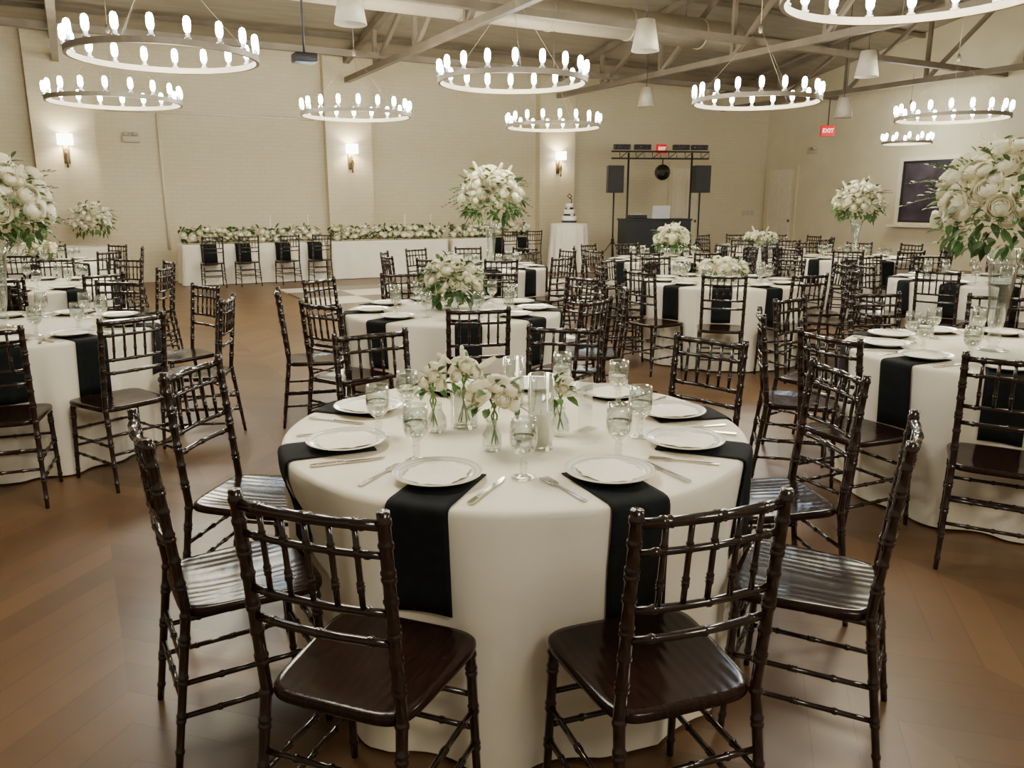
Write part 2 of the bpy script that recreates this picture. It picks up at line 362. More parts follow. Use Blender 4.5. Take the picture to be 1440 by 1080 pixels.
def hang(o, loc, power):
    o.location = loc
    rel = loc-C0; b_ = rel.dot(P); top = ceilz(b_)-.03
    if abs(b_-DB) < .3: top = DZ-.26
    obj('downrod', tube(NB(), [(0, 0, .9), (0, 0, top-loc.z)], .005, 6), M['truss'], o)
    l = bpy.data.lights.new('chandelier_light', 'POINT'); l.energy = power; l.color = (1, .88, .625); l.shadow_soft_size = .4
    lo = bpy.data.objects.new('chandelier_light', l); COL.objects.link(lo); lo.parent = o; lo.location = (0, 0, .12)
PW = 215
locs = [at(q[0], q[1], 2.75) for q, _ in CH]
others = [dup(proto, (0, 0, 0), 0.1*i, CH[i][1]) for i in range(1, len(CH))]
extra = [dup(proto, (0, 0, 0), .05*i, 'lit ring chandelier out of the picture over the near tables') for i in range(3)]
hang(proto, locs[0], PW)
for o, l in zip(others, locs[1:]): hang(o, l, PW)
for o, l in zip(extra, (Vector((-1.0, 2.9, 2.75)), Vector((4.9, 2.3, 2.75)), Vector((1.3, -.6, 2.75)))): hang(o, l, PW*.85)
hang(small, at(1275, 201, 2.8), 100)
# pendants
for q, z, lab in (((492, 8), 3.56, 'white bucket pendant lamp cut by the top edge'), ((908, 50), 3.56, 'white bucket pendant lamp at top, right of upper middle chandelier'), ((1220, 90), 3.56, 'white bucket pendant lamp above the exit sign'), ((909, 137), 3.56, 'farthest small white bucket pendant lamp above the DJ lights'), ((1186, 152), 3.3, 'dim white pendant lamp just above the exit sign')):
    L_ = at(q[0], q[1], z)
    t = thing('pendant_lamp', lab, 'pendant lamp', L_, 0, 'white pendant lamps')
    obj('shade', lathe(NB(), [(0, .185), (.11, .185), (.175, -.185), (.167, -.185), (.10, .17), (0, .17)], 24), M['pend'], t)
    obj('cord', tube(NB(), [(0, 0, .185), (0, 0, ceilz((L_-C0).dot(P))-z-.05)], .006, 6), M['black'], t)
# projector
L_ = at(428, 82, 3.4); t = thing('projector', 'dark projector hanging beside the large upper left chandelier', 'projector', L_, PH)
obj('body', box(NB(), -.15, .15, -.13, .13, -.06, .06, .02), M['black'], t)
obj('lens', lathe(NB(), [(0, 0), (.04, 0), (.04, .05), (0, .05)], 16), M['silver'], t, (.07, .13, 0)); kids[t.name][1].rotation_euler = (-PI/2, 0, 0)
obj('mount_pole', tube(NB(), [(0, 0, .06), (0, 0, ceilz((L_-C0).dot(P))-3.4-.05)], .015, 8), M['black'], t)
# exit signs
def exit_sign(loc, rz, w_, label, rod):
    t = thing('exit_sign', label, 'sign', loc, rz, 'exit signs'); h_ = w_*.75
    obj('housing', box(NB(), -w_/2, w_/2, -.03, .03, -h_/2, h_/2, .006), M['red'], t, smooth=False)
    cu = bpy.data.curves.new('letters', 'FONT'); cu.body = 'EXIT'; cu.align_x = 'CENTER'; cu.align_y = 'CENTER'; cu.size = w_*.40; cu.extrude = .003
    tmp = bpy.data.objects.new('tmp', cu); COL.objects.link(tmp); bpy.context.view_layer.update()
    me = bpy.data.meshes.new_from_object(tmp.evaluated_get(bpy.context.evaluated_depsgraph_get())); bpy.data.objects.remove(tmp)
    me.materials.clear(); me.materials.append(M['letters'])
    o = obj('letters', me, None, t, (0, -.034, 0)); o.rotation_euler = (PI/2, 0, 0)
    if rod: obj('hanger', tube(NB(), [(0, 0, h_/2), (0, 0, rod)], .012, 6), M['black'], t)
q = R(1.8, 3.6, 3.17); exit_sign(q, 0.0, .33, 'red EXIT sign hanging from the truss at right', .74)
exit_sign(R(3.9, .06, 2.9), PH, .30, 'small red EXIT sign on wall behind the DJ lights', 0)
# dance floor
tag(obj('dance_floor', box(NB(), 0, 5.4, -2.4, 1.6, 0.001, .02), M['dance'], loc=(-3.35, 12.55, 0), rz=PH, smooth=False), 'black and white checkered dance floor before the head table', 'dance floor')
# ------------------------------------------------------------------ chiavari chair
def bamboo(bm, path, r, rings, n=8, r0=None, amp=.0026):
    path = [Vector(p) for p in path]; seg = [(b-a).length for a, b in zip(path, path[1:])]; L = sum(seg)
    def pos(d):
        d = min(max(d, 0), L)
        for i, s_ in enumerate(seg):
            if d <= s_ or i == len(seg)-1: return path[i].lerp(path[i+1], d/s_)
            d -= s_
    sm = [(0, 0), (L, 0)]; acc = 0
    for s_ in seg[:-1]: acc += s_; sm.append((acc, 0))
    for d in rings: sm += [(d-.008, 0), (d-.0035, amp), (d+.0035, amp), (d+.008, 0)]
    sm = sorted(x for x in sm if 0 <= x[0] <= L); out = []
    for x in sm:
        if out and x[0]-out[-1][0] < .001: continue
        out.append(x)
    r0 = r if r0 is None else r0
    return tube(bm, [pos(d) for d, _ in out], [(r0+(r-r0)*min(1, d/.45))+e for d, e in out], n)
def make_chair():
    t = thing('chiavari_chair', 'dark wooden chiavari chair', 'chair')
    bm = NB(); N_ = 52; ring = []
    def pt(k, s, z):
        th = 2*PI*k/N_; c_, s_ = cos(th), sin(th)
        x = math.copysign(abs(c_)**.33, c_); y = math.copysign(abs(s_)**.33, s_)
        return (s*x*(.192+.016*y), s*y*.195, z)
    for s_, z in ((.94, .4225), (.99, .4255), (1.0, .432), (.997, .443), (.972, .4490), (.9, .449), (.6, .4445), (.3, .4425)):
        ring.append([bm.verts.new(pt(k, s_, z)) for k in range(N_)])
    for A, B in zip(ring, ring[1:]):
        for k in range(N_): bm.faces.new((A[k], A[(k+1) % N_], B[(k+1) % N_], B[k]))
    bm.faces.new(ring[0]); bm.faces.new(ring[-1])
    obj('seat', bm, M['seat'], t)
    for s in (-1, 1):
        obj('leg', bamboo(NB(), [(s*.186, .178, 0), (s*.176, .160, .425)], .0145, [.05, .13, .145, .24, .255, .35, .365, .405], 9, .0100), M['chair'], t)
        obj('leg', bamboo(NB(), [(s*.182, -.240, 0), (s*.170, -.183, .45), (s*.172, -.232, .93)], .0138, [.05, .14, .155, .25, .265, .36, .375, .44, .52, .535, .6, .66, .675, .74, .79, .805, .865, .915], 9, .0100), M['chair'], t)
    yp = lambda z: -.183-.049*(z-.45)/.48
    def rail(name, z, r, rings, bow=.016):
        w_ = .166; pts = []
        for k in range(7):
            f = k/6; pts.append((-w_+2*w_*f, yp(z)-bow*(1-(2*f-1)**2), z))
        obj(name, bamboo(NB(), pts, r, rings, 8, None, .0025), M['chair'], t)
    rail('top_rail', .90, .0120, [.05, .062, .165, .177, .28, .292])
    rail('back_rail', .835, .0082, [.04, .17, .30]); rail('back_rail', .705, .0092, [.05, .17, .29]); rail('back_rail', .635, .0092, [.05, .17, .29])
    for k in range(5):
        f = (k+1)/6; x = -.166+.332*f; bo = .016*(1-(2*f-1)**2)
        obj('spindle', bamboo(NB(), [(x, yp(.705)-bo, .705), (x, yp(.90)-bo, .90)], .0066, [.05, .06, .13, .14], 7, None, .0026), M['chair'], t)
    for s in (-1, 1):
        for z in (.15, .245):
            f = z/.45; obj('stretcher', bamboo(NB(), [(s*(.182-.012*f), -.240+.057*f, z), (s*(.186-.01*f), .178-.018*f, z)], .0078, [.1, .2, .21, .31], 7, None, .0026), M['chair'], t)
    for z in (.19, .285): obj('stretcher', bamboo(NB(), [(-.181, .170, z), (.181, .170, z)], .0078, [.09, .18, .27], 7, None, .0026), M['chair'], t)
    for z in (.2, .3): obj('stretcher', bamboo(NB(), [(-.177, -.240+.127*z, z), (.177, -.240+.127*z, z)], .0078, [.09, .18, .27], 7, None, .0026), M['chair'], t)
    return t
chair0 = make_chair(); chair_used = [False]
def place_chair(x, y, rz, label, group):
    if not chair_used[0]:
        chair_used[0] = True; o = chair0; o.location = (x, y, 0); o.rotation_euler = (0, 0, rz); o['label'] = label; o['group'] = group; return o
    return dup(chair0, (x, y, 0), rz, label, group)
# ------------------------------------------------------------------ table linen
RT = .765; ZT = .755
def foldA(ps):
    a = sin(15*ps+.7+1.6*sin(2*ps)); b = sin(7*ps+2+sin(3*ps))
    return -.018+.034*math.copysign(abs(a)**.75, a)*(.7+.3*sin(3*ps+1))+.010*b
def sms(x): x = max(0, min(1, x)); return x*x*(3-2*x)
def cloth_r(ps, z, crot=0, dents=()):
    t = max(0, (ZT-z)/ZT); r = RT+.007+foldA(ps-crot)*(min(1, t*1.9)**.95)
    k = sms((.70-z)/.18)          # the chairs press the hanging cloth back
    if k > 0:
        for pd, rc in dents:
            dl = (ps-pd+PI) % (2*PI)-PI; lat = abs(dl)*.8
            if lat < .45:
                lim = (rc-.214)/max(.5, cos(min(abs(dl), .9)))+max(0, lat-.22)*.8
                if r > lim: r = r+(lim-r)*k
    return r
def round_cloth(crot, dents):
    bm = NB(); n = 240; rings = []
    rows = [(.3, ZT), (.6, ZT), (RT-.03, ZT), (RT-.008, ZT-.001), (RT+.003, ZT-.006)]
    for r, z in rows: rings.append([bm.verts.new((r*cos(2*PI*k/n), r*sin(2*PI*k/n), z)) for k in range(n)])
    for z in (.735, .70, .65, .58, .50, .42, .33, .24, .15, .07, .012):
        rw = []
        for k in range(n):
            a = 2*PI*k/n; r = cloth_r(a, z, crot, dents); rw.append(bm.verts.new((r*cos(a), r*sin(a), z)))
        rings.append(rw)
    bm.faces.new(rings[0])
    for A, B in zip(rings, rings[1:]):
        for k in range(n): bm.faces.new((A[k], A[(k+1) % n], B[(k+1) % n], B[k]))
    return bm
def make_table():
    t = thing('banquet_table', 'round banquet table', 'table')
    obj('tabletop', lathe(NB(), [(0, .72), (.745, .72), (.755, .735), (.745, .749), (0, .749)], 48), M['wood'], t)
    for k in range(4):
        an = PI/4+k*PI/2; obj('leg', tube(NB(), [(.5*cos(an), .5*sin(an), 0), (.45*cos(an), .45*sin(an), .72)], .016, 8), M['black'], t)
    return t
table0 = make_table()
def napkin(cx, cy, phi, crot, dents, label, group, start=.50, w=.086):
    bm = NB(); rows = []; nw = 13; d = Vector((sin(phi), -cos(phi), 0)); e = Vector((cos(phi), sin(phi), 0)); off = .009
    ws = [w*(-1+2*i/(nw-1)) for i in range(nw)]
    for q in range(5):
        rows.append([bm.verts.new(d*(start+(math.sqrt((RT-.012)**2-x*x)-start)*q/4)+e*x+Vector((0, 0, ZT+.004))) for x in ws])
    bot = .445+rnd.uniform(-.012, .012)
    for z in [ZT+.001, ZT-.006, .735, .70, .675, .65, .615, .58, .54, .50, bot]:
        rw = []
        for x in ws:
            ps = phi-PI/2+x/RT
            r = cloth_r(ps, z, crot, dents)+off if z < .745 else RT+(.004 if z > ZT else .012)
            rw.append(bm.verts.new((r*cos(ps), r*sin(ps), z)))
        rows.append(rw)
    for A, B in zip(rows, rows[1:]):
        for i in range(nw-1): bm.faces.new((A[i], A[i+1], B[i+1], B[i]))
    o = obj('napkin', bm, M['napkin'], loc=(cx, cy, 0))
    md = o.modifiers.new('thickness', 'SOLIDIFY'); md.thickness = .003; md.offset = 0
    return tag(o, label, 'napkin', group)
# plate
def make_plate():
    t = obj('dinner_plate', lathe(NB(), [(0, 0), (.075, 0), (.08, .003), (.118, .014), (.125, .0165), (.126, .0185), (.123, .019), (.092, .0105), (.084, .008), (0, .008)], 48), M['china'])
    out = []
    for k in range(72):
        an = 2*PI*k/72; c_, s_ = cos(an), sin(an)
        sq = .5*((abs(c_)**3.0+abs(s_)**3.0)**(-1/3.0)); r = sq*(1+.05*cos(8*an)+.03*cos(16*an))
        out.append((r*c_*.165, r*s_*.185))
    mn = obj('menu_card', prism(NB(), out, .0120, .0128), M['paper'], t, smooth=False); mn['label'] = 'die-cut cream menu card'
    return t
plate0 = make_plate(); tag(plate0, 'plate', 'plate')
def make_goblet():
    t = obj('water_goblet', lathe(NB(), [(0, 0), (.034, .001), (.036, .004), (.022, .009), (.011, .014), (.0085, .022), (.0125, .030), (.0085, .037), (.0125, .045), (.0085, .052), (.010, .060), (.018, .068), (.031, .082), (.0375, .10), (.039, .12), (.0375, .145), (.035, .172), (.034, .172), (.0365, .145), (.038, .12), (.0365, .10), (.030, .084), (.012, .072), (0, .070)], 24), M['crystal'])
    obj('water', lathe(NB(), [(0, .0715), (.012, .0735), (.0295, .085), (.0355, .10), (.0368, .119), (0, .119)], 24), M['water'], t)
    return t
gob0 = make_goblet(); tag(gob0, 'goblet', 'glass')
def make_fork():
    bm = NB()
    prism(bm, [(-.006, -.10), (.006, -.10), (.0075, -.09), (.004, -.01), (.003, .03), (.0125, .045), (.014, .06), (-.014, .06), (-.0125, .045), (-.003, .03), (-.004, -.01), (-.0075, -.09)], .001, .004)
    for k in range(4):
        x = -.0118+.00787*k; prism(bm, [(x-.0021, .058), (x+.0021, .058), (x+.0013, .105), (x-.0013, .105)], .0015, .0045)
    return tag(obj('fork', bm, M['steel'], smooth=False), 'fork', 'fork')
def make_knife():
    bm = NB()
    prism(bm, [(-.007, -.11), (.007, -.11), (.008, -.09), (.006, -.01), (-.006, -.01), (-.008, -.09)], .001, .007)
    prism(bm, [(-.006, -.01), (.006, -.01), (.009, .02), (.009, .07), (.004, .10), (-.003, .112), (-.006, .10)], .002, .0045)
    return tag(obj('table_knife', bm, M['steel'], smooth=False), 'knife', 'knife')
fork0 = make_fork(); knife0 = make_knife()
# ------------------------------------------------------------------ flowers
def rose_mesh(seed):      # rounded cabbage rose: petals lie on nested shells whose rims open outward
    rr_ = random.Random(seed); bm = NB()
    for R_, th0, n, wd, fl in ((.26, 14, 3, 1.25, .0), (.42, 24, 3, 1.2, .03), (.58, 33, 4, 1.0, .06), (.73, 42, 5, .85, .09), (.87, 52, 5, .85, .13), (1.0, 64, 6, .75, .2)):
        ph = rr_.uniform(0, 6); z0 = .42*(1-R_)
        for k in range(n):
            p0 = ph+2*PI*k/n+rr_.uniform(-.12, .12); g = []; dth = rr_.uniform(-5, 5); dr = rr_.uniform(-.03, .03)
            for j in range(5):
                t = j/4; row = []
                for i in range(6):
                    s_ = -1+i*.4
                    th = rad(140+(th0+dth+13*s_*s_-140)*t); wv = wd*(.62+.38*min(1, t*1.8)); an = p0+s_*wv
                    rr2 = (R_+dr+.035*s_)*(1+fl*t**4)
                    row.append(bm.verts.new((rr2*sin(th)*cos(an), rr2*sin(th)*sin(an), rr2*cos(th)*.85+z0-.05*fl*8*t**5)))
                g.append(row)
            for A, B in zip(g, g[1:]):
                for i in range(5): bm.faces.new((A[i], A[i+1], B[i+1], B[i]))
    me = bpy.data.meshes.new('rose'); bm.to_mesh(me); bm.free()
    for p in me.polygons: p.use_smooth = True
    me.materials.append(M['petal']); return me
ROSES = [rose_mesh(k) for k in range(4)]
def floret(bm, p, nrm, s, n=4):
    q = nrm.to_track_quat('Z', 'Y'); c_ = bm.verts.new(p)
    for k in range(n):
        a = 2*PI/n*k+.3; w_ = 2.5/n
        v = [bm.verts.new(p+q @ Vector((s*r*cos(a+da), s*r*sin(a+da), s*h))) for r, da, h in ((.75, -w_, .25), (1.0, -w_*.4, .3), (1.0, w_*.4, .3), (.75, w_, .25))]
        bm.faces.new((c_, v[0], v[1], v[2], v[3]))
def spike_mesh(seed, m):          # plump column of small round florets with a blunt tip
    rr_ = random.Random(seed); bm = NB(); tube(bm, [(0, 0, -.2), (0, 0, .4), (.025, 0, .85)], [.012, .010, .005], 5)
    for k in range(110):
        t = .2+.72*k/109; a = k*2.39996; u = (t-.52)/.42; r = .085*math.sqrt(max(0, 1-u*u))+.006
        n_ = Vector((cos(a), sin(a), .5+max(0, u)*1.4)).normalized(); floret(bm, Vector((r*cos(a)+.03*t*t, r*sin(a), t)), n_, .040, 5)
    me = bpy.data.meshes.new('flower_spike'); bm.to_mesh(me); bm.free(); me.materials.append(m); return me
SPIKES = [spike_mesh(1, M['petal']), spike_mesh(2, M['petal'])]
def hyd_mesh():
    bm = NB()
    for k in range(150):
        z = 1-1.5*(k+.5)/150; a = k*2.39996; r = math.sqrt(max(0, 1-z*z)); n_ = Vector((r*cos(a), r*sin(a), z)); floret(bm, n_*.92, n_, .14)
    me = bpy.data.meshes.new('hydrangea'); bm.to_mesh(me); bm.free(); me.materials.append(M['petal_green']); return me
HYD = hyd_mesh()
ZMIN = [-9]
def leaf(bm, b, d, L, W, rr_):
    d = d.normalized(); up = Vector((0, 0, 1)); sd = d.cross(up)
    if sd.length < .1: sd = Vector((1, 0, 0))
    sd = (sd.normalized()+up*rr_.uniform(-.5, .5)).normalized(); nn = sd.cross(d).normalized()
    g = Vector((0, 0, -1)); cur = rr_.uniform(.1, .45)*L
    def pp(t, s_):
        q = b+d*(L*t)+sd*(W*s_)+nn*(abs(s_)*W*.25)+g*(cur*t*t)
        q.z = max(q.z, ZMIN[0]+.004*(1+t)); return q
    v = [bm.verts.new(pp(0, 0)), bm.verts.new(pp(.35, -.9)), bm.verts.new(pp(.35, 0)), bm.verts.new(pp(.35, .9)), bm.verts.new(pp(.7, -.75)), bm.verts.new(pp(.7, 0)), bm.verts.new(pp(.7, .75)), bm.verts.new(pp(1, 0))]
    for f in ((0, 1, 2), (0, 2, 3), (1, 4, 5, 2), (2, 5, 6, 3), (4, 7, 5), (5, 7, 6)): bm.faces.new([v[i] for i in f])
def add_bloom(t, me, nm, p, n_, s_, rr_):
    o = obj(nm, me, None, t, p); o.rotation_mode = 'QUATERNION'
    o.rotation_quaternion = n_.to_track_quat('Z', 'Y') @ Vector((0, 0, 1)).rotation_difference(Vector((rr_.uniform(-.2, .2), rr_.uniform(-.2, .2), 1)))
    o.scale = (s_, s_, s_*rr_.uniform(.85, 1.1)); return o
def bouquet(name, label, loc, rx, rz, nr, nl, nsp, nh, seed, rs=.045, zlow=-.35, group='white flower arrangements', stems=None, leafL=.10, sprigs=None, spk=.5, wisp=.6):
    rr_ = random.Random(seed); t = thing(name, label, 'flowers', loc, 0, group)
    ZMIN[0] = ZT+.003-loc[2]
    tot = nr+nh; idx = list(range(tot)); rr_.shuffle(idx); hy = set(idx[:nh])
    for k in range(tot):
        z = 1-(1-zlow)*(k+.5)/tot; a = k*2.39996+rr_.uniform(-.3, .3); r = math.sqrt(max(0, 1-z*z)); f = rr_.uniform(.80, 1.06)
        n_ = Vector((r*cos(a), r*sin(a), z)); p = Vector((n_.x*rx, n_.y*rx, n_.z*rz))*f
        nn = Vector((n_.x/rx, n_.y/rx, n_.z/rz+.3/rx)).normalized()
        if k in hy: add_bloom(t, HYD, 'hydrangea', p*.95, nn, rs*1.25, rr_)
        else: add_bloom(t, ROSES[k % 4], 'rose', p, nn, rs*rr_.uniform(.70, 1.12), rr_)
    for k in range(nsp):
        a = 2*PI*k/max(1, nsp)+rr_.uniform(-.3, .3); el = rr_.uniform(.35, 1.3); n_ = Vector((cos(a)*cos(el), sin(a)*cos(el), sin(el)))
        add_bloom(t, SPIKES[k % 2], 'flower_spike', Vector((n_.x*rx, n_.y*rx, n_.z*rz))*.85, n_, max(rx, rz)*rr_.uniform(.8, 1.1)*spk, rr_)
    bm = NB()
    for k in range(nl):
        z = rr_.uniform(-.7, .98) if k % 3 else rr_.uniform(-.8, -.2); a = rr_.uniform(0, 2*PI); r = math.sqrt(1-z*z); n_ = Vector((r*cos(a), r*sin(a), z))
        f = rr_.uniform(.78, 1.03); p = Vector((n_.x*rx, n_.y*rx, n_.z*rz))*f
        d_ = (n_+Vector((rr_.uniform(-.9, .9), rr_.uniform(-.9, .9), rr_.uniform(-.6, .6)))).normalized(); L = leafL*rr_.uniform(.5, 1.0)
        leaf(bm, p, d_, L, L*.26, rr_)
    for k in range(nl//22 if sprigs is None else sprigs):   # longer trailing sprigs
        a = rr_.uniform(0, 2*PI); z = rr_.uniform(-.45, .9); n_ = Vector((cos(a), sin(a), z)).normalized(); b = Vector((n_.x*rx, n_.y*rx, n_.z*rz))*.8
        wl = wisp*rr_.uniform(.6, 1.15); pts = [b+n_*(rx*wl*q)+Vector((0, 0, -rx*.22*q*q)) for q in (0, .17, .33, .5, .67, .83, 1)]
        for q in pts: q.z = max(q.z, ZMIN[0]+.006)
        tube(bm, pts, .0016, 4)
        for q in pts[1:]:
            for s_ in (-1, 1): leaf(bm, q, n_+Vector((-n_.y*s_, n_.x*s_, .1)), leafL*.40, leafL*.09, rr_)
    obj('foliage', bm, M['leaf'], t)
    ZMIN[0] = -9
    if stems:
        bm = NB()
        for k in range(stems[1]):
            a = 2*PI*k/stems[1]; tube(bm, [(stems[2]*cos(a), stems[2]*sin(a), stems[0]), (-.01*cos(a), -.01*sin(a), stems[0]*.4), (rx*.3*cos(a), rx*.3*sin(a), 0)], .0028, 5)
        obj('stems', bm, M['stem'], t)
    return t
def vase(name, label, loc, prof, m=None, group='glass vases'):
    return tag(obj(name, lathe(NB(), prof, 32), m or M['glass'], loc=loc), label, 'vase', group)
TRUMPET = [(0, 0), (.075, .0), (.078, .006), (.03, .016), (.02, .03), (.034, .055), (.036, .07), (.022, .095), (.03, .11), (.04, .16), (.05, .28), (.066, .42), (.092, .52), (.088, .52), (.062, .42), (.046, .28), (.036, .16), (.02, .12), (0, .115)]
BOWL = [(0, 0), (.06, 0), (.065, .008), (.03, .02), (.035, .035), (.085, .06), (.11, .10), (.105, .10), (.08, .063), (0, .045)]
CYL = lambda r, h: [(0, 0), (r, 0), (r, h), (r-.004, h), (r-.004, .012), (0, .012)]
BUD = [(0, 0), (.026, 0), (.032, .02), (.031, .05), (.018, .075), (.016, .09), (.021, .10), (.019, .10), (.014, .088), (.016, .073), (.028, .05), (.029, .02), (0, .008)]
# ------------------------------------------------------------------ the round tables
def norm(a): return (a+180) % 360-180
def phrases(angs):
    sd = {}
    for i, a in enumerate(angs):
        a = norm(a); k = 'near' if abs(a) <= 45 else 'far' if abs(a) >= 135 else 'right' if a > 0 else 'left'
        sd.setdefault(k, []).append((i, a))
    out = {}
    for k, L in sd.items():
        if k in ('near', 'far'): L.sort(key=lambda q: sin(rad(q[1]))); nm = {1: [''], 2: ['left', 'right'], 3: ['leftmost', 'middle', 'rightmost']}
        else: L.sort(key=lambda q: -cos(rad(q[1]))); nm = {1: [''], 2: ['nearer', 'farther'], 3: ['nearest', 'middle', 'farthest']}
        for j, (i, a) in enumerate(L): out[i] = (nm[len(L)][j]+' on '+k+' side').strip()
    return out
ev = lambda s, n=8: [s+360/n*k for k in range(n)]
TB = [
 dict(c=(.01, 2.6), ch=[-20, 19, 60, 99, 134, 168, -146, -101, -60], pl=[-22, 27, 68, 104, 138, 172, -155, -111, -67], d='the foremost table', near=2,
      r=[.98, .965, .975, .95, .97, .95, .96, .97, .925]),
 dict(c=(-.42, 5.65), ch=[11, 50, 88, 126, 166, -154, -116, -77, -36], d='the bushy-bouquet table behind the foremost', near=1),
 dict(c=(2.05, 7.75), ch=ev(-14, 10), d='the centre-right table with low roses', near=1),
 dict(c=(2.55, 4.03), ch=ev(-30, 10), d='the right-edge trumpet-vase table', near=2),
 dict(c=(-3.0, 4.8), ch=[-14, 24, 56, 98, 140, 180, -140, -100, -58], d='the left-edge tall-bouquet table', near=2),
 dict(c=(-4.45, 7.35), ch=ev(20, 10), d='the second table along left edge', near=0),
 dict(c=(4.75, 11.1), ch=ev(10, 10), d='the tall-bouquet table near right door', near=0),
 dict(c=(4.6, 7.9), ch=ev(-8, 10), d='the table behind the trumpet vase', near=0),
 dict(c=(4.4, 14.2), ch=ev(5, 10), d='the farthest right table', near=0),
 dict(c=(-.35, 9.6), ch=ev(-25, 10), d='the tall-bouquet table before head table', near=0),
 dict(c=(2.05, 10.8), ch=ev(15, 10), d='the footed-bouquet table before the booth', near=0),
 dict(c=(-6.1, 10.3), ch=ev(22.5), d='the far left table near wall', near=0),
]
for ti, T in enumerate(TB):
    cx, cy = T['c']; crot = .7*ti
    o = table0 if ti == 0 else dup(table0, (0, 0, 0), 0, '')
    o.location = (cx, cy, 0); o['label'] = 'round banquet table hidden beneath cloth, '+T['d']; o['group'] = 'round banquet tables'
    rr = T.get('r') or [.975+rnd.uniform(0, .02) for _ in T['ch']]
    dents = [(rad(a)-PI/2, r) for a, r in zip(T['ch'], rr)]
    c = obj('tablecloth', round_cloth(crot, dents), M['cloth'], loc=(cx, cy, 0)); tag(c, 'white floor-length round tablecloth on '+T['d'], 'tablecloth', 'white round tablecloths')
    ph = phrases(T['ch'])
    for i, a in enumerate(T['ch']):
        ja = rnd.uniform(-3, 3); a_ = rad(a); r = rr[i]
        x, y = cx+r*sin(a_), cy-r*cos(a_)
        if not inview([(x+dx, y+dy, z) for dx in (-.2, .2) for dy in (-.2, .2) for z in (0, .9)]): continue
        place_chair(x, y, a_+rad(ja), 'dark wooden chiavari chair, %s of %s' % (ph[i], T['d']), 'chiavari chairs at the round tables')
    pl = T.get('pl', T['ch']); ph = phrases(pl)
    for i, a in enumerate(pl):
        a_ = rad(a); d = Vector((sin(a_), -cos(a_), 0)); e = Vector((cos(a_), sin(a_), 0)); p = Vector((cx, cy, 0))+d*.575
        if not inview([p+Vector((dx, dy, ZT)) for dx in (-.15, .15) for dy in (-.15, .15)]): continue
        where = '%s of %s' % (ph[i], T['d'])
        an = rad((-19, 24.5)[i]) if ti == 0 and i < 2 else a_
        napkin(cx, cy, an, crot, dents, 'black draped napkin, '+where, 'black napkins on the tables')
        dup(plate0, (p.x, p.y, ZT+.009), a_, 'white plate with menu, '+where, 'plates on the tables')
        if T['near'] == 2:
            q = p-e*.165+d*.03; dup(fork0, (q.x, q.y, ZT+.001), a_+rad(rnd.uniform(-4, 4)), 'silver fork, '+where, 'forks on the tables')
            q = p+e*.165+d*.03; dup(knife0, (q.x, q.y, ZT+.001), a_+rad(rnd.uniform(-4, 4)), 'silver table knife, '+where, 'knives on the tables')
        if ti:
            q = Vector((cx, cy, 0))+d*.42+e*.12
            dup(gob0, (q.x, q.y, ZT+.001), a_, 'stemmed water goblet, '+where, 'water goblets on the tables')
    if ti == 0:
        gp = [((586, 648), 'left of the nearest left plate'), ((736, 672), 'between the two nearest plates'), ((869, 646), 'behind the nearest right plate'), ((899, 615), 'before the right side plates'),
              ((869, 570), 'before the far right plate'), ((533, 613), 'between the two left side plates'), ((574, 588), 'beside the farthest left plate'), ((790, 556), 'behind the tall candle cylinder')]
        for q, lab in gp:
            L_ = at(q[0], q[1], ZT+.001); dup(gob0, L_, 0, 'stemmed water goblet '+lab+' on the foremost table', 'water goblets on the tables')
for o in (plate0, gob0, fork0, knife0): kill(o)
# ------------------------------------------------------------------ centrepieces
def cen(i, dx=0, dy=0, z=ZT+.001): return Vector((TB[i]['c'][0]+dx, TB[i]['c'][1]+dy, z))
# foremost table
def candle_cyl(px, r, h, lab, ch, clab):
    L_ = at(px[0], px[1], ZT+.001); vase('cylinder_vase', lab, L_, CYL(r, h), M['crystal'])
    t = thing('pillar_candle', clab, 'candle', L_+Vector((0, 0, .0125)), 0, 'white candles')
    obj('wax', lathe(NB(), [(0, 0), (r-.012, 0), (r-.012, ch), (r-.018, ch+.003), (0, ch-.002)], 24), M['wax'], t)
    obj('wick', tube(NB(), [(0, 0, ch-.003), (.001, 0, ch+.01)], .001, 5), M['black'], t)
candle_cyl((760, 630), .040, .235, 'tall clear glass cylinder holding a white candle, foremost table', .10, 'white pillar candle inside the tall glass cylinder on foremost table')
candle_cyl((722, 568), .040, .18, 'clear glass cylinder behind roses on the foremost table', .07, 'white pillar candle in the cylinder behind foremost roses')
L_ = at(653, 600, ZT+.001); vase('cylinder_vase', 'wide clear glass cylinder with white stock stems, foremost table', L_, CYL(.046, .14), M['crystal'])
bouquet('flower_bunch', 'white stock spikes and green leaves in wide cylinder, foremost table', L_+Vector((.0, 0, .185)), .05, .05, 9, 18, 4, 0, 31, .025, -.2, stems=(-.165, 6, .02), leafL=.055, sprigs=0, spk=1.7)
L_ = at(692, 633, ZT+.001); vase('bud_vase', 'small glass bud vase in front holding white roses, foremost table', L_, BUD, M['crystal'])
bouquet('flower_bunch', 'white roses with leaves in front bud vase, foremost table', L_+Vector((.008, 0, .17)), .068, .056, 14, 30, 0, 0, 32, .032, -.25, stems=(-.15, 5, .012), leafL=.06, sprigs=2)
L_ = at(615, 607, ZT+.001); vase('bud_vase', 'small glass bud vase at left with small blooms, foremost table', L_, BUD, M['crystal'])
bouquet('flower_bunch', 'sparse white blooms and leaves in left bud vase, foremost table', L_+Vector((-.012, 0, .165)), .042, .06, 7, 20, 1, 0, 33, .022, -.3, stems=(-.145, 4, .012), leafL=.055, sprigs=2, spk=1.3)
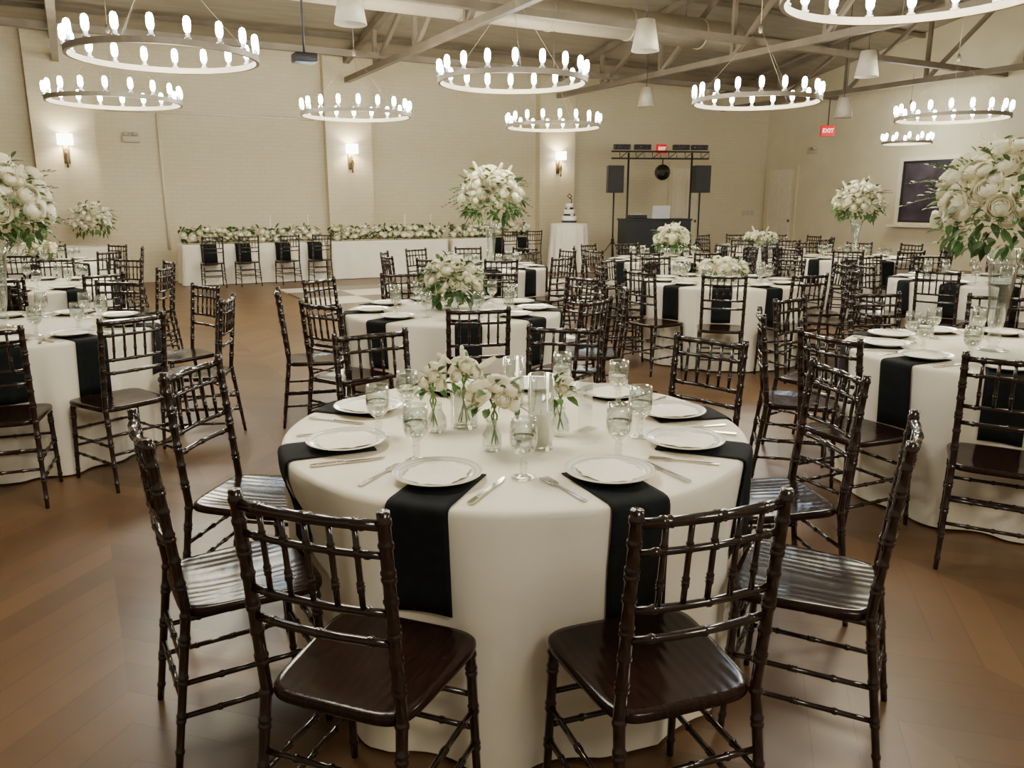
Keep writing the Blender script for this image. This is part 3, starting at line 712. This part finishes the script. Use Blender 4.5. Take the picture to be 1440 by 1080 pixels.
L_ = at(787, 612, ZT+.001); vase('bud_vase', 'small glass bottle vase right of the candle cylinder, foremost table', L_, BUD, M['crystal'])
bouquet('flower_bunch', 'green and white sprig in bottle vase right of candle cylinder', L_+Vector((0, 0, .145)), .034, .05, 5, 20, 0, 0, 34, .021, -.3, stems=(-.125, 3, .012), leafL=.055, sprigs=2)
L_ = at(823, 606, ZT+.001); t = thing('table_number_stand', 'slim clear acrylic stand right of centre flowers, foremost table', 'sign', L_, .9)
obj('panel', box(NB(), -.04, .04, -.0015, .0015, .006, .19), M['glass'], t, smooth=False); obj('base', box(NB(), -.045, .045, -.02, .02, 0, .006), M['glass'], t, smooth=False)
# mid table
vase('bowl_vase', 'low glass pedestal bowl on bushy-bouquet table behind the foremost', cen(1), BOWL)
bouquet('flower_bouquet', 'bushy low bouquet of white roses with wide greenery, mid hall', cen(1, 0, 0, ZT+.19), .20, .18, 44, 190, 0, 0, 41, .043, -.1, leafL=.10, sprigs=24)
vase('bowl_vase', 'low glass bowl on centre-right table with low roses', cen(2), BOWL)
bouquet('flower_bouquet', 'low mound of cream roses on the centre-right table', cen(2, 0, 0, ZT+.12), .22, .10, 30, 80, 0, 1, 42, .045, 0, leafL=.09)
vase('trumpet_vase', 'tall glass trumpet vase on the right-edge table', cen(3, -.06, 0), TRUMPET, M['crystal'])
bouquet('flower_bouquet', 'huge tall bouquet of white roses at the right edge', cen(3, -.06, 0, ZT+.74), .33, .30, 92, 300, 4, 2, 43, .053, -.3, leafL=.09, sprigs=34, wisp=.65)
vase('trumpet_vase', 'tall glass trumpet vase on the left-edge table', cen(4, -.12, 0), TRUMPET, M['crystal'])
bouquet('flower_bouquet', 'huge tall bouquet of white roses cut by the left edge', cen(4, -.12, 0, ZT+.74), .33, .30, 92, 300, 4, 2, 44, .053, -.3, leafL=.09, sprigs=34, wisp=.65)
vase('trumpet_vase', 'tall glass trumpet vase on table near right door', cen(6), TRUMPET, M['crystal'])
bouquet('flower_bouquet', 'tall white bouquet on table near the right door', cen(6, 0, 0, ZT+.75), .31, .27, 64, 190, 6, 1, 45, .055, -.3, leafL=.11, sprigs=26, wisp=.65)
vase('trumpet_vase', 'tall glass trumpet vase on table before head table', cen(9, .1), TRUMPET, M['crystal'])
bouquet('flower_bouquet', 'tall white bouquet at centre before the head table', cen(9, .1, 0, ZT+.82), .37, .33, 92, 260, 7, 2, 46, .060, -.3, leafL=.12, sprigs=34, wisp=.65)
vase('bowl_vase', 'footed glass bowl on table before the DJ booth', cen(10, .1), [(r*1.2, z*1.5) for r, z in BOWL])
bouquet('flower_bouquet', 'rounded white bouquet on the footed bowl before DJ booth', cen(10, .1, 0, ZT+.28), .22, .18, 38, 110, 3, 2, 47, .048, -.3, leafL=.10, sprigs=10)
vase('bowl_vase', 'low glass bowl on the farthest right table', cen(8), BOWL)
bouquet('flower_bouquet', 'low white flowers on the farthest right table', cen(8, 0, 0, ZT+.14), .27, .12, 28, 80, 2, 1, 48, .05, -.1, leafL=.1)
vase('bowl_vase', 'low glass bowl on far left table near wall', cen(11), BOWL)
bouquet('flower_bouquet', 'low white flowers on far left table near wall', cen(11, 0, 0, ZT+.16), .2, .13, 24, 70, 2, 1, 49, .048, -.1, leafL=.1)
# ------------------------------------------------------------------ rectangular draped tables
def rect_cloth(L, D, zt, seed, fold=.02):
    bm = NB(); per = []; rr_ = random.Random(seed)
    def edge(x0, y0, x1, y1, nx, ny):
        n = max(2, int(math.hypot(x1-x0, y1-y0)/.045))
        for k in range(n): f = k/n; per.append((x0+(x1-x0)*f, y0+(y1-y0)*f, nx, ny))
    edge(-L/2, -D/2, L/2, -D/2, 0, -1); edge(L/2, -D/2, L/2, D/2, 1, 0); edge(L/2, D/2, -L/2, D/2, 0, 1); edge(-L/2, D/2, -L/2, -D/2, -1, 0)
    n = len(per); ph = rr_.uniform(0, 6); rings = []
    for z, k in ((zt, -.02), (zt-.006, 0), (zt-.05, .06), (zt*.7, .25), (zt*.4, .6), (zt*.18, .85), (.012, 1)):
        row = []
        for i, (x, y, nx, ny) in enumerate(per):
            o_ = .004+fold*k*(1+sin(i*.62+ph+1.5*sin(i*.11))) if k >= 0 else -.012
            row.append(bm.verts.new((x+nx*o_, y+ny*o_, z)))
        rings.append(row)
    bm.faces.new(rings[0])
    for A, B in zip(rings, rings[1:]):
        for i in range(n): bm.faces.new((A[i], A[(i+1) % n], B[(i+1) % n], B[i]))
    return bm
P0 = Vector((-6.02, 14.6, 0))
def hp(s, d): return P0+U*s-P*d       # along the table, toward the wall
def rect_table(name, s0, s1, d0, dep, lab, clab, seed):
    cpt = hp((s0+s1)/2, d0+dep/2); L = s1-s0
    t = thing(name, lab, 'table', cpt, PH, 'long tables')
    obj('tabletop', box(NB(), -L/2+.02, L/2-.02, -dep/2+.02, dep/2-.02, .72, .748), M['wood'], t, smooth=False)
    for sx in (-1, 1):
        for sy in (-1, 1): obj('leg', tube(NB(), [(sx*(L/2-.25), sy*(dep/2-.1), 0), (sx*(L/2-.25), sy*(dep/2-.1), .72)], .016), M['black'], t)
    tag(obj('tablecloth', rect_cloth(L, dep, ZT, seed), M['cloth'], loc=cpt, rz=PH), clab, 'tablecloth', 'white long tablecloths')
hts = [(0, 2.65, 'left'), (2.77, 5.30, 'middle'), (5.42, 7.45, 'right')]
for i, (s0, s1, nm) in enumerate(hts):
    rect_table('head_table', s0, s1, 0, .78, nm+' section of the long head table, hidden beneath cloth', 'white cloth on the %s section of the long head table' % nm, i)
    t = thing('flower_garland', 'white rose and greenery garland along the %s head table section' % nm, 'garland', hp((s0+s1)/2, .36)+Vector((0, 0, ZT+.002)), PH, 'head table garlands')
    rr_ = random.Random(60+i); L = s1-s0; bm = NB(); ZMIN[0] = .002
    for k in range(620):
        x = rr_.uniform(-L/2+.0, L/2-.0); p = Vector((x, rr_.uniform(-.24, .1), rr_.uniform(.02, .27))); dx = rr_.uniform(-1, 1)
        if abs(x) > L/2-.15: dx = -math.copysign(abs(dx), x)
        leaf(bm, p, Vector((dx, rr_.uniform(-1, .6), rr_.uniform(-.3, .9))), .15*rr_.uniform(.6, 1.2), .028, rr_)
    ZMIN[0] = -9
    tube(bm, [(-L/2+.05, 0, .03), (0, .02, .03), (L/2-.05, 0, .03)], .008, 6)
    obj('foliage', bm, M['leaf'], t)
    for k in range(62):
        x = -L/2+.05+(L-.10)*(k+.5)/62+rr_.uniform(-.03, .03); n_ = Vector((rr_.uniform(-.4, .4), -.7, rr_.uniform(.3, 1))).normalized()
        add_bloom(t, ROSES[k % 4], 'rose', Vector((x, rr_.uniform(-.30, -.16), rr_.uniform(.07, .29))), n_, rr_.uniform(.040, .066), rr_)
for s_, lab in ((1.75, 'first from left'), (2.5, 'second from left'), (4.6, 'third from left'), (5.2, 'fourth from left')):
    t = thing('taper_candle', 'white taper candle on head table, '+lab, 'candle', hp(s_, .68)+Vector((0, 0, ZT+.001)), 0, 'head table tapers')
    obj('holder', lathe(NB(), [(0, 0), (.04, 0), (.035, .01), (.012, .02), (.014, .05), (0, .05)], 12), M['brass'], t)
    obj('wax', lathe(NB(), [(0, .04), (.0125, .04), (.010, .52), (0, .525)], 10), M['wax'], t)
HC = [(.45, 'leftmost'), (1.06, 'second from left'), (1.80, 'third from left'), (2.42, 'fourth from left'), (6.5, 'second from right'), (7.12, 'rightmost')]
for s_, lab in HC:
    q = hp(s_, -.36); place_chair(q.x, q.y, PH+rad(rnd.uniform(-6, 6)), 'dark wooden chiavari chair at the head table, '+lab, 'chiavari chairs at the head table')
    c_ = hp(s_, 0); bm = NB(); rows = []
    for y, z in ((.10, ZT+.004), (.05, ZT+.004), (-.005, ZT+.003), (-.055, .70), (-.055, .55), (-.055, .38)):
        rows.append([bm.verts.new((x, y, z)) for x in (-.14, -.07, 0, .07, .14)])
    for A, B in zip(rows, rows[1:]):
        for i in range(4): bm.faces.new((A[i], A[i+1], B[i+1], B[i]))
    o = obj('napkin', bm, M['napkin'], loc=c_, rz=PH); md = o.modifiers.new('thickness', 'SOLIDIFY'); md.thickness = .003
    tag(o, 'black napkin hanging off head table behind chair, '+lab, 'napkin', 'black napkins on the head table')
# gift table by the wall at left
rect_table('side_table', -2.9, -1.1, .1, .76, 'long side table by left brick wall, hidden beneath cloth', 'white cloth on the side table by left brick wall', 9)
q = hp(-1.4, .4)+Vector((0, 0, ZT+.001)); vase('bowl_vase', 'footed glass bowl on the left wall side table', q, [(r*1.2, z*2.2) for r, z in BOWL])
bouquet('flower_bouquet', 'white bouquet on the side table by left brick wall', q+Vector((0, 0, .45)), .33, .30, 56, 160, 5, 2, 50, .057, -.35, leafL=.12, sprigs=16)
q = hp(-2.3, .5)+Vector((0, 0, ZT+.001)); t = thing('table_lamp', 'cream table lamp beside bouquet on left side table', 'lamp', q)
obj('base', lathe(NB(), [(0, 0), (.08, 0), (.08, .02), (.02, .04), (.06, .12), (.07, .2), (.03, .3), (.012, .34), (.012, .45), (0, .45)], 20), M['brass'], t)
obj('lamp_shade', lathe(NB(), [(.2, .4), (.13, .68), (.125, .68), (.195, .4)], 24, closed=True), M['lampshade'], t)
# ------------------------------------------------------------------ cake table
ck = Vector((1.27, 17.9, 0)); t = thing('cocktail_table', 'tall round cake table hidden beneath white cloth', 'table', ck)
obj('tabletop', lathe(NB(), [(0, 1.03), (.4, 1.03), (.4, 1.058), (0, 1.058)], 28), M['wood'], t); obj('pole', tube(NB(), [(0, 0, 0), (0, 0, 1.03)], .04), M['black'], t)
bm = NB(); n = 90; rings = []
for r0, z, k in ((.25, 1.065, 0), (.40, 1.065, 0), (.413, 1.055, 0), (.42, .95, .2), (.44, .6, .6), (.46, .3, .9), (.475, .012, 1)):
    rings.append([bm.verts.new(((r0+.025*k*sin(13*2*PI*q/n))*cos(2*PI*q/n), (r0+.025*k*sin(13*2*PI*q/n))*sin(2*PI*q/n), z)) for q in range(n)])
bm.faces.new(rings[0])
for A, B in zip(rings, rings[1:]):
    for q in range(n): bm.faces.new((A[q], A[(q+1) % n], B[(q+1) % n], B[q]))
tag(obj('tablecloth', bm, M['cloth'], loc=ck), 'white floor-length cloth under the wedding cake', 'tablecloth')
t = thing('wedding_cake', 'three-tier white wedding cake with black bands on tall table', 'cake', ck+Vector((0, 0, 1.066)))
obj('cake_board', lathe(NB(), [(0, 0), (.2, 0), (.2, .015), (0, .015)], 28), M['silver'], t)
for r, z0, z1 in ((.16, .015, .16), (.12, .16, .30), (.08, .30, .43)):
    tr = obj('tier', lathe(NB(), [(0, z0), (r, z0), (r, z1-.01), (r-.01, z1), (0, z1)], 28), M['cake'], t)
    obj('ribbon', lathe(NB(), [(r+.001, z0), (r+.005, z0), (r+.005, z0+.045), (r+.001, z0+.045)], 28, closed=True), M['black'], tr)
for k, (a, z, r) in enumerate(((-1.2, .19, .13), (-1.9, .33, .09), (-.9, .09, .165))):
    add_bloom(t, ROSES[k % 4], 'rose', Vector((r*cos(a), r*sin(a), z)), Vector((cos(a), sin(a), .5)).normalized(), .035, rnd)
obj('cake_topper', tube(NB(), [(.04, 0, .43), (.05, 0, .51), (.0, 0, .55), (-.05, 0, .58), (0, 0, .64), (.05, 0, .58), (.01, 0, .53)], .012, 6), M['black'], t)
# ------------------------------------------------------------------ DJ set-up
dj = Vector((3.25, 18.4, 0)); rz = .2
t = thing('dj_booth', 'black draped DJ booth between the speaker stands', 'booth', dj, rz)
obj('front_panel', box(NB(), -.76, .76, -.32, -.29, 0, 1.12, .008), M['black'], t, smooth=False)
for s in (-1, 1): obj('side_panel', box(NB(), s*.745-.015, s*.745+.015, -.29, .32, 0, 1.12), M['black'], t, smooth=False)
obj('top', box(NB(), -.78, .78, -.34, .34, 1.12, 1.16, .006), M['black'], t, smooth=False)
t = thing('laptop', 'open silver laptop on the DJ booth', 'laptop', dj+Vector((.1, .05, 1.161)), rz+PI)
obj('keyboard', box(NB(), -.21, .21, -.13, .13, 0, .018, .004), M['silver'], t, smooth=False)
o = obj('screen', box(NB(), -.21, .21, 0, .012, 0, .28, .004), M['silver'], t, (0, .13, .012), smooth=False); o.rotation_euler = (-.15, 0, 0)
t = thing('dj_mixer', 'black mixing deck on the DJ booth beside laptop', 'mixer', dj+Vector((-.42, -.05, 1.161)), rz)
obj('body', box(NB(), -.2, .2, -.15, .15, 0, .08, .008), M['black'], t, smooth=False)
for k in range(6): obj('knob', lathe(NB(), [(0, .08), (.016, .08), (.013, .1), (0, .1)], 10, (-.15+.06*k, -.05, 0)), M['silver'], t)
def speaker(x, y, lab, slab):
    t = thing('speaker_stand', slab, 'stand', (x, y, 0), 0, 'speaker stands')
    obj('pole', tube(NB(), [(0, 0, .12), (0, 0, 1.735)], .02), M['black'], t)
    obj('collar', lathe(NB(), [(.02, .55), (.04, .56), (.04, .68), (.02, .69)], 12), M['black'], t)
    for k in range(3):
        a = PI/6+2*PI*k/3; obj('leg', tube(NB(), [(.03*cos(a), .03*sin(a), .6), (.5*cos(a), .5*sin(a), .012)], .012, 6), M['black'], t)
    s = thing('loudspeaker', lab, 'speaker', (x, y, 1.736), .15, 'loudspeakers')
    obj('cabinet', prism(NB(), [(-.185, -.16), (.185, -.16), (.145, .16), (-.145, .16)], 0, .61), M['black'], s, smooth=False)
    obj('grille', box(NB(), -.168, .168, -.175, -.161, .04, .58, .004), M['grille'], s, smooth=False)
speaker(2.37, 18.9, 'black loudspeaker on stand left of the DJ booth', 'black tripod speaker stand left of the DJ booth')
speaker(4.37, 18.9, 'black loudspeaker on stand right of the DJ booth', 'black tripod speaker stand right of the DJ booth')
t = thing('lighting_stand', 'black crossbar lighting stand rising behind the DJ booth', 'stand', (3.55, 19.6, 0), .12)
for s in (-.78, .78):
    obj('post', tube(NB(), [(s, 0, .01), (s, 0, 2.67)], .025), M['black'], t)
    for k in range(3):
        a = PI/2+2*PI*k/3; obj('leg', tube(NB(), [(s, 0, .5), (s+.42*cos(a), .42*sin(a), .012)], .012, 6), M['black'], t)
bm = NB()
for z in (2.54, 2.70): tube(bm, [(-1.2, 0, z), (1.2, 0, z)], .02)
for k in range(12): tube(bm, [(-1.2+.2*k, 0, 2.54), (-1.0+.2*k, 0, 2.70 if k % 2 else 2.54), (-1.0+.2*k, 0, 2.54 if k % 2 else 2.70)], .01, 5)
obj('crossbar', bm, M['black'], t)
for s, nm in ((-.95, 'left end'), (.95, 'right end'), (-.45, 'left of centre'), (.5, 'right of centre')):
    l = thing('stage_light', 'black stage light bar on crossbar, '+nm, 'stage light', Vector((3.55, 19.6, 0))+Vector((s*cos(.12), s*sin(.12), 2.72)), .12, 'stage lights')
    obj('body', box(NB(), -.2, .2, -.06, .06, .02, .14, .01), M['black'], l, smooth=False)
    for k in range(4): obj('lens', lathe(NB(), [(0, 0), (.04, 0), (.04, .012), (0, .012)], 12), M['screen'], l, (-.15+.1*k, -.061, .08)); kids[l.name][-1].rotation_euler = (PI/2, 0, 0)
l = thing('mirror_ball', 'dark mirror ball hanging under the lighting crossbar', 'mirror ball', (3.6, 19.55, 2.22))
bm = NB(); bmesh.ops.create_uvsphere(bm, u_segments=20, v_segments=14, radius=.19)
obj('ball', bm, mat('dark mirror tiles', (.08, .08, .085), .15, .9, var=.5, scale=60), l, smooth=False); obj('motor_rod', tube(NB(), [(0, 0, .18), (0, 0, .32)], .015), M['black'], l)
# world
w = bpy.data.worlds.new('world'); S.world = w; w.use_nodes = True
bg = w.node_tree.nodes['Background']; bg.inputs['Color'].default_value = (1, .86, .60, 1); bg.inputs['Strength'].default_value = .33
for m in bpy.data.materials:
    if m.name in ('glowing bulb', 'lit fabric shade', 'white sign letters', 'red sign face', 'cream lampshade'): m.cycles.emission_sampling = 'NONE'
